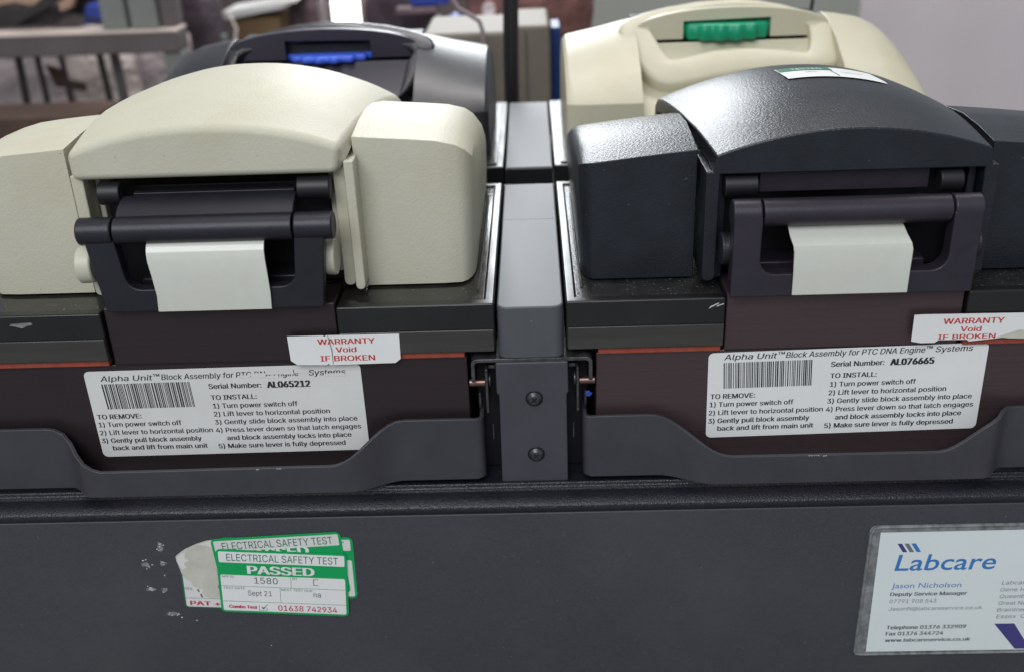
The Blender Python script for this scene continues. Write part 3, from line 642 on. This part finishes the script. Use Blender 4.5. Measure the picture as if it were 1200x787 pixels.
g = G(); fw.poly(g, [(16.2, 12.9), (16.5, 12.9), (17.6, 6.5), (17.4, .2), (17.15, .2), (17.2, 6.4)], .24, .03); g.build('tear_line', M['ink_grey'], s1)
fw = Frame(151, -20.3, -0.9, 0)
s2 = warranty(right, fw, [(0.2, .9), (0, 12.4), (4, 12.5), (50, 12.1), (48, 3.5), (45, 1.2), (36, 1.6), (23, .3), (22, 1.1), (11, 1.2), (9.5, .1), (4, .1)],
              [('WARRANTY', 11.8, 35.4, 8.1, 2.4), ('Void', 19, 27, 4.7, 2.2), ('IF BROKEN', 10.6, 33, 1.5, 2.1)], M['paper'])
g = G(); fw.poly(g, [(33.5, 2.0), (42, 5.0), (47.5, 4.4), (45, 1.0), (38, 1.4)], .34, .05); g.build('lifted_corner', M['torn'], s2)

# tested sticker on the black lid, following its curve
def lid_sticker(parent):
    def P(a, b, out):
        x = 110.8+a*41+(-1.0)*b; y = 67+b*23-a*2.5
        s_ = (x-XC)/lerp(y, LIDW); return (x, y, lid_top(s_, y, False)+out)
    def patch(a0, a1, b0, b1, out):
        g = G(); n = 14; k = 6
        vs = [P(a0+(a1-a0)*i/n, b0+(b1-b0)*j/k, out) for j in range(k+1) for i in range(n+1)]
        g.add(vs, [(j*(n+1)+i, j*(n+1)+i+1, (j+1)*(n+1)+i+1, (j+1)*(n+1)+i) for j in range(k) for i in range(n)]); return g
    st = patch(0, 1, 0, 1, .35).build('tested_sticker', M['paper'], parent)
    patch(.01, .55, .64, .97, .5).build('green_band', M['green_dark'], st)
    patch(.515, .525, .05, .62, .5).build('divider_line', M['green_dark'], st)
    vs, fs = glyphs('TESTED', .02); mx = max(v[0] for v in vs); g = G()
    g.add([P(.13+v[0]/mx*.32, .68+v[1]/.72*.22, .62) for v in vs], fs); g.build('lettering', M['white_ink'], st)
    for t, a0, a1 in (('App.ID', .24, .36), ('Tested by', .6, .82)):
        vs, fs = glyphs(t); mx = max(v[0] for v in vs); g = G(); g.add([P(a0+v[0]/mx*(a1-a0), .42+v[1]/.72*.11, .55) for v in vs], fs); g.build('lettering', M['green_dark'], st)
lid_sticker(right)

# ------------------------------------------------------------------ rear units (turned round: their backs with the thumb wheel face us)
RING_O = [(55.3, 42.4), (57.5, 48.5), (61.5, 51.6), (72, 56.5), (85.4, 60.4), (106, 64.3), (127.4, 65.4), (143, 63.4), (157.6, 59.2), (168, 54.0), (176.7, 48.6), (182, 44.1), (184.6, 38), (184.6, 26.6), (184.0, 14), (180.0, 9.8), (168, 9.6), (156.2, 9.3), (142, 8.8), (126.1, 7.3), (105.7, 3.0), (95, .3), (85.6, -.8), (79, .4), (73.6, 3.9), (69.5, 9), (65.9, 15.2), (61.5, 23.5), (57.8, 32.1)]
RING_I = [(74.8, 42.2), (78.5, 46.5), (90.0, 51.4), (106, 55.2), (121.3, 56.6), (134, 55.7), (146.7, 53.0), (158, 49.2), (166.5, 45.2), (169.6, 41), (169.4, 32), (167.9, 24.4), (166, 21.2), (163.6, 20.8), (151, 23.6), (138.2, 25.3), (125, 26.1), (113.0, 25.1), (101, 22), (89.7, 18.3), (86, 18.2), (83.6, 21), (81.2, 25.6), (78, 34)]
def resample(poly, n):
    L = [0]; P = poly+[poly[0]]
    for a, b in zip(P, P[1:]): L.append(L[-1]+math.dist(a, b))
    out = []
    for k in range(n):
        t = L[-1]*k/n; i = max(j for j in range(len(L)-1) if L[j] <= t); q = (t-L[i])/(L[i+1]-L[i]); out.append((P[i][0]+(P[i+1][0]-P[i][0])*q, P[i][1]+(P[i+1][1]-P[i][1])*q))
    return out
def ring_world(x, b, d, dz):
    k = 62.8; return (x, 235+b*50/k+d*38/k, 35+dz+b*38/k-d*50/k)
def rear_unit(sgn, cream, label):
    unit = thing('block_unit', label, 'block unit', (sgn*XC, 270, -80), 'block units seated in the machine')
    body = M['cream2'] if cream else M['black2']; dz = 5 if cream else 0
    g = G(sgn); g.prism([(14.2, 191), (14.2, 350), (234, 350), (234, 191)], 'z', -10, 0.6); bz = g.build('bezel', M['bezel'], unit, bevel=.9)
    G(sgn).box(18, 230, 195, 346, .65, 1.6).build('bezel_floor', M['bezel_top'], bz, bevel=.3)
    G(sgn).box(24, 224, 197, 340, -78, -11).build('block_face', M['brown_dark'], unit, bevel=1)
    for far in (0, 1):
        g = G(sgn); rings = []
        if not far: st = [(22.0, 50, 217), (22.4, 53, 214.5), (24.4, 55.3, 213), (28, 56, 212.4), (36, 57.6, 212), (48, 60, 212), (58, 62.5, 212), (66, 64, 212)]
        else: st = [(233.5, 22, 222), (232, 33, 218), (228.5, 40, 216), (223, 48, 214), (214, 56, 213), (204, 60.5, 212), (190, 63, 212), (182, 64, 212)]
        for x, zc, yf in st:
            zc = zc-(5-dz); e = min(30+dz*.4, zc*.6); fz = zc/60.
            rings.append([(x, yf, 1.7), (x, yf, e-3), (x, yf+3, e), (x, yf+20, e+(zc-e)*.38), (x, yf+42, e+(zc-e)*.73), (x, 278, zc-.8), (x, 292, zc-.2), (x, 312, zc-5), (x, 330, zc*.6), (x, 338, 1.7)])
        g.loft(rings, flip=bool(far)); g.build('side_housing', body, unit, bevel=2.2 if cream else 1.5, seg=4, ang=30)
    # lid core with a recess: sloping shelf, upright back wall with a slot for the wheel
    inner = body if cream else M['violet']
    g = G(sgn); g.prism([(214, 1.7), (214, 15+dz), (226, 16+dz), (244, 26+dz), (257, 35+dz), (268, 48+dz), (268, 1.7)], 'x', 66.2, 182); g.build('recess_shelf', inner, unit, bevel=1.5)
    zt = 49.0+dz
    wall = [(66, 10), (66, zt-8), (95.0, zt-8), (95.0, 63.5), (147.2, 64.5), (147.2, zt-.5), (182, zt-.5)]
    top = [(XC+58*math.cos(a), 55+dz+11.5*math.sin(a)) for a in [PI*i/16 for i in range(17)]]
    G(sgn).prism([(66.2, zt-0.6), (95, zt-.6), (95, 58.8+dz), (147.2, 59.8+dz), (147.2, zt-.6), (181.8, zt-.6)]+top, 'y', 270, 276).build('recess_wall', inner, unit, bevel=.5)
    G(sgn).box(66.3, 181.7, 277, 320, 2, zt+8).build('lid_core', M['void'], unit, bevel=1)
    # ridged thumb wheel
    g = G(sgn); n = 96; cx, cy, R0 = 121, 284, (29.5 if cream else 28); z0, z1 = (zt-.8, zt+8.6) if cream else (zt-2.0, zt+2.2); rings = []
    for z, rr in ((z0, -1.2), (z0+1, 0), (z1-1, 0), (z1, -1.2)):
        rings.append([(cx+(R0+rr+1.5*math.cos(a*18))*math.cos(a), cy+(R0*.82+rr+1.5*math.cos(a*18))*math.sin(a), z) for a in [2*PI*i/n for i in range(n)]])
    g.loft(rings); g.build('thumb_wheel', M['knob_green'] if cream else M['knob_blue'], unit, ang=50)
    # the ring handle / lid rim
    N_ = 96; O = resample(RING_O, N_)
    RI = RING_I if cream else [(120+(x-120)*1.14, b-4.5 if b > 30 else b-22) for x, b in RING_I]
    I_ = resample(RI, N_)
    # match by angle
    def ang(p, c=(121, 33)): return math.atan2((p[1]-c[1])*2.1, p[0]-c[0])
    O.sort(key=ang); I_.sort(key=ang)
    vs = []; fs = []
    for d, ins in ((3.5, 0), (0, 2.2), (0, 2.2), (3.5, 0), (12, 0), (12, 0)): pass
    def shrink(P, Q, k): return [(p[0]+(q[0]-p[0])*k, p[1]+(q[1]-p[1])*k) for p, q in zip(P, Q)]
    loops = [(O, 12), (O, 2.6), (shrink(O, I_, .05), .9), (shrink(O, I_, .16), .1), (shrink(O, I_, .5), -.1), (shrink(O, I_, .88), .1), (shrink(O, I_, .97), .5), (I_, 1.5), (I_, 12)]
    for P, d in loops: vs += [ring_world(p[0], p[1], d, dz-5) for p in P]
    nl = len(loops)
    for j in range(nl):
        for i in range(N_):
            a = j*N_+i; b = j*N_+(i+1) % N_; c = ((j+1) % nl)*N_+(i+1) % N_; e = ((j+1) % nl)*N_+i
            fs.append((a, b, c, e))
    g = G(sgn); g.add(vs, fs); rim = g.build('lid_handle', body, unit, ang=60)
    # top skin behind the rim
    g = G(sgn); rings = []
    for k in range(17):
        s_ = -1+2*k/16; x = XC+s_*60; z = 56+dz+11.8*(1-s_*s_)
        rings.append([(x, 277, z-4), (x, 279, z), (x, 295, z-.8), (x, 315, z-6), (x, 330, z-18), (x, 330, 4), (x, 321, 4), (x, 320.5, z-15), (x, 300, z-7)])
    g.loft(rings); g.build('lid', body, unit, bevel=1, ang=35)
    if not cream:
        g = G()
        for i in range(9):
            x = -165+i*3.3; b_ = 50.2+i*1.05-(0.02*i*i)
            p = [ring_world(x, b_, -.6, -5), ring_world(x+2.0, b_+.6, -.6, -5), ring_world(x+2.0, b_+2.6, -.6, -5), ring_world(x, b_+2.0, -.6, -5)]
            g.add(p, [(0, 1, 2, 3)])
        g.build('worn_lettering', M['steel'], rim)
    return unit
rear_unit(1, True, 'rear right block unit in ivory plastic with green thumb wheel')
rear_unit(-1, False, 'rear left block unit in dark plastic with blue thumb wheel')

# ------------------------------------------------------------------ stickers on the front panel
YP = -14.0
def rrect(fr, w_, h_, r, m, name, parent, out, lab=None):
    g = G(); fr.rect(g, 0, 0, w_, h_, out, r=r, th=.1); return g.build(name, m, parent, label=lab)
def safety(fr, w_, h_, out, full, lab):
    s_ = rrect(fr, w_, h_, 2.2, M['green'], 'safety_test_sticker', base, out, lab)
    g = G(); fr.rect(g, 1.1, h_-6.9, w_-1.1, h_-1.2, out+.06, r=.6)
    if full:
        fr.rect(g, 1.1, 1.1, w_-1.1, 20.6, out+.06, r=.8)
        g.build('white_field', M['paper'], s_)
    else:
        fr.rect(g, 1.1, 1.1, w_-1.1, 20.6, out+.06, r=.8); g.build('white_field', M['paper_grey'], s_)
    g = G(); fr.text(g, 'ELECTRICAL SAFETY TEST', 4.5, w_-3.8, h_-5.9, 3.7, out+.12)
    if full:
        fr.text(g, 'APP ID', 1.7, 7.0, 19.2, 1.1, out+.12); fr.text(g, 'BY', 32.5, 34.6, 19.2, 1.3, out+.12); fr.text(g, 'TEST DATE', 2, 11.3, 13.0, 1.1, out+.12); fr.text(g, 'NEXT TEST DUE', 27.2, 40.8, 13.0, 1.15, out+.12)
        for r_ in ((1.1, 14.6, w_-1.1, 14.75), (1.1, 6.2, w_-1.1, 6.35), (31.6, 14.75, 31.75, 20.6), (26.6, 6.35, 26.75, 14.6)): fr.rect(g, *r_, out+.12)
        fr.rect(g, 16.9, 1.6, 17.1, 4.6, out+.12); fr.rect(g, 20.2, 1.6, 20.4, 3.3, out+.12); fr.rect(g, 17.1, 1.6, 20.2, 1.75, out+.12)
        fr.poly(g, [(17.9, 3.4), (18.8, 2.2), (21.0, 5.6), (18.9, 3.2), (18.2, 3.7)], out+.16)
    g.build('green_lettering', M['green_dark'], s_)
    g = G()
    if full: fr.text(g, 'PASSED', 13.4, 41.8, 21.7, 4.3, out+.12, bold=.05)
    else: fr.text(g, 'PASSED', 13.4, 41.0, 21.9, 4.3, out+.12, bold=.05)
    g.build('white_lettering', M['white_ink'], s_)
    if full:
        g = G(); fr.text(g, '1580', 15.7, 25.9, 16.5, 3.3, out+.12); fr.rect(g, 41.4, 16.5, 41.7, 19.9, out+.12); fr.rect(g, 41.7, 16.5, 43.6, 16.75, out+.12); fr.rect(g, 41.7, 19.65, 43.6, 19.9, out+.12)
        fr.text(g, 'Sept 21', 12.4, 22.9, 9.8, 2.7, out+.12); fr.text(g, 'na', 41.2, 44.4, 10.1, 2.9, out+.12)
        g.build('black_lettering', M['ink_dkgrey'], s_)
        g = G(); fr.text(g, 'Combs Test', 3.7, 15.9, 2.5, 1.7, out+.12, bold=.04); fr.text(g, '01638 742934', 25.3, 51.2, 1.9, 3.0, out+.12, bold=.006)
        g.build('red_lettering', M['crimson'], s_)
    return s_
# torn old sticker lowest, then the two upper ones, newest on top
fo = Frame(-156.2, -135.2, YP, -3.6)
g = G(); fo.rect(g, 0, 0, 24, 27, .12, r=1.6, th=.1); old = g.build('safety_test_sticker', M['green_dark'], base, label='old torn sticker end with PAT print, lowest of the pile')
g = G(); fo.rect(g, .7, .7, 23.5, 26, .2, r=1.0); g.build('white_field', M['paper_grey'], old)
g = G(); fo.text(g, 'PAT +', 2.6, 15.6, 1.6, 2.3, .26, bold=.04); g.build('red_lettering', M['crimson'], old)
g = G(); fo.text(g, 'YES', .8, 4.2, 10.0, 1.3, .26); fo.rect(g, .7, 5.4, 22, 5.55, .26); g.build('green_lettering', M['green_dark'], old)
g = G(); fo.poly(g, [(-.9, 25.2), (-1.3, 27.9), (.3, 29.6), (3.5, 32.2), (8, 34.8), (13, 36.9), (20, 38.0), (22, 30), (21, 16), (16.5, 6.2), (12, 6.0), (9.4, 6.6), (8.4, 8.6), (8.8, 10.2), (6.5, 11.5), (4.6, 12.2), (4.2, 14.4), (1.6, 16.2), (.4, 19)], .34, .1); g.build('torn_paper_layer', M['torn'], old)
g = G(); fo.poly(g, [(15.6, 12.5), (16.3, 8.6), (17.4, 7.2), (17.4, 12), (16.4, 14)], .42, .04); fo.poly(g, [(6.2, 10.4), (6.8, 8.9), (7.3, 9.3), (6.8, 10.8)], .42, .04); fo.poly(g, [(7.4, 8.1), (7.7, 6.2), (8.4, 6.0), (8.1, 8.0)], .42, .04)
g.build('ink_smudge', M['ink_grey'], old)
g = G(); rt = random.Random(12)
fo.poly(g, [(-1.0, 25.4), (-.8, 27.4), (1.5, 29.6), (3.4, 30.2), (2.6, 27.4), (4.4, 26.2), (2.2, 24.6), (3, 22), (1.0, 21.2)], .44, .06)
fo.poly(g, [(9, 34.6), (14, 36.6), (19.5, 37.4), (19, 34), (15, 33.2), (12.6, 34.2)], .43, .05)
g.build('paper_fibre', M['paper_grey'], old)
f3 = Frame(-136.0, -130.5, YP, -1.3); safety(f3, 56.9, 32.6, .2, False, 'second hidden sticker of which a green right edge shows')
f2 = Frame(-137.8, -131.0, YP, 2.6); safety(f2, 56, 32.6, .5, False, 'upper sticker tilted up to the right behind the newest one')
f1 = Frame(-140.2, -137.4, YP, -4.1); safety(f1, 56.4, 34.2, .8, True, 'newest green and white electrical safety test sticker')
# adhesive crumbs left of the stickers
g = G(); rnd = random.Random(4)
for (x, z, n_, sp) in ((-161.2, -100.9, 9, 1.3), (-162.6, -104, 4, 1), (-161.6, -111, 4, 1.4), (-170.6, -109, 3, 1.2), (-168.8, -112.5, 4, 1.6), (-162, -118.5, 2, 1), (-170.3, -124.4, 7, 1.2), (-169.0, -125.6, 5, .9), (-164, -125.2, 6, 1.2), (-163.8, -138.4, 6, 1.2), (-160.1, -139.0, 5, .9), (-158.8, -140.4, 2, .6), (-152.4, -142.9, 2, .5), (-121, -158, 1, .2), (196, -88, 0, .6)):
    for k in range(n_):
        cx = x+rnd.gauss(0, sp*.55); cz = z+rnd.gauss(0, sp*.5); r = rnd.uniform(.12, .42)
        m_ = 6; vs = [(cx+r*rnd.uniform(.6, 1.2)*math.cos(a), YP-.05, cz+r*rnd.uniform(.6, 1.2)*math.sin(a)) for a in [2*PI*i/m_ for i in range(m_)]]+[(cx, YP-r*.9, cz)]
        g.add(vs, [(i, (i+1) % m_, m_) for i in range(m_)])
g.build('adhesive_residue', M['residue'], base, kind='stuff', smooth=False)
g = G(); ff = Frame(0, 0, YP)
for (x, z, rx, rz) in ((-161.5, -102, 1.6, 2.6), (-162, -111, 1.2, 1.8), (-169.5, -111.5, 2.2, 1.5), (-170, -125, 2.4, 1.5), (-163.7, -125.4, 1.4, 1.2), (-162.3, -138.8, 3.2, 1.1)):
    ff.poly(g, [(x+rx*rnd.uniform(.5, 1.2)*math.cos(2*PI*i/14), z+rz*rnd.uniform(.5, 1.2)*math.sin(2*PI*i/14)) for i in range(14)], .03, .02)
g.build('glue_film', M['pocket'], base)

# card pocket and business card
g = G(); fp = Frame(0, 0, YP)
x0, x1, z0, z1 = 140.4, 232, -168.9, -98.6
fp.rect(g, x0, z0, x1, z1, .4, r=2.5, th=.38); pk = g.build('card_pocket', M['pocket'], base, bevel=.1)
g = G()
for pts in ([(x0+.6, z1-3), (x0+.2, z0+2), (x0+2, z0), (x1, z0)],):
    pass
g.tube([(x1, YP-.8, z1-.5), (x0+4, YP-.8, z1-.5), (x0+1.6, YP-.8, z1-1.4), (x0+.6, YP-.8, z1-4), (x0+.5, YP-.8, z0+2.5), (x0+1.1, YP-.8, z0+.9), (x0+3, YP-.8, z0+.5), (x1, YP-.8, z0+.5)], .55, 8)
g.build('pocket_rim', M['pocket'], pk)
card = thing('business_card', 'white and blue business card in the cloudy plastic pocket', 'card', (188, YP-.6, -167))
fc = Frame(0, 0, YP-.45)
g = G(); fc.poly(g, [(146.0, -167.0), (230, -167.2), (230, -101.9), (144.9, -102.0)], .2, .15); g.build('card_stock', M['card'], card)
def ctext(lines, m, nm, sans=True):
    g = G()
    for a in lines: fc.text(g, a[0], a[1], a[2], a[3], a[4], .26, bold=a[5], shear=a[6], sans=sans)
    return g.build(nm, m, card)
ctext([('Labcare', 153.0, 195.6, -122.0, 8.3, .008, .12)], M['blue_ink'], 'company_name', False)
ctext([('Jason Nicholson', 152.9, 182.8, -131.5, 2.7, 0, .05)], M['blue_ink'], 'name_line', False)
ctext([('Deputy Service Manager', 152.9, 185.8, -135.7, 1.9, .018, .05), ('Telephone 01376 332909', 153.6, 188.3, -154.3, 2.0, .016, .05), ('Fax 01376 344724', 153.6, 178.8, -157.8, 2.0, .016, .05), ('www.labcareservice.co.uk', 153.8, 191.2, -161.5, 1.9, .018, .05)], M['ink_dkgrey'], 'bold_lettering')
ctext([('07791 908 543', 153, 173.3, -139.7, 2.0, 0, .05), ('JasonN@labcareservice.co.uk', 153.2, 193.7, -143.8, 1.9, 0, .05), ('Labcare', 200, 211.5, -130.6, 2.0, 0, .1), ('Gene House', 199.9, 217.5, -134.3, 2.0, 0, .1),
       ('Queenborough', 200.2, 221, -138, 2.0, 0, .1), ('Great Notley', 200.3, 217.5, -141.7, 2.0, 0, .1), ('Braintree', 200.3, 213.0, -145.4, 2.0, 0, .1), ('Essex  CM', 200.6, 216, -149.1, 2.0, 0, .1)], M['ink_grey'], 'address_lettering')
for k, mm in enumerate(('navy_ink', 'ink_grey', 'blue_ink')):
    g = G(); a = 152.6+k*2.9; fc.poly(g, [(a, -107.8), (a+1.9, -107.8), (a+4.7, -112.3), (a+2.8, -112.3)], .26); g.build('logo_bar', M[mm], card)
for k in range(3):
    g = G(); a = 200.4+k*12.8; fc.poly(g, [(a, -152.2), (a+8.7, -152.2), (a+17.5, -166.7), (a+10.5, -166.7)] if k else [(a, -152.2), (a+8.7, -152.2), (a+18, -166.7), (a+11.4, -166.7)], .26); g.build('logo_stripe', M['navy_ink'], card)

for o in bpy.data.objects:
    if '_w' in o: del o['_w']
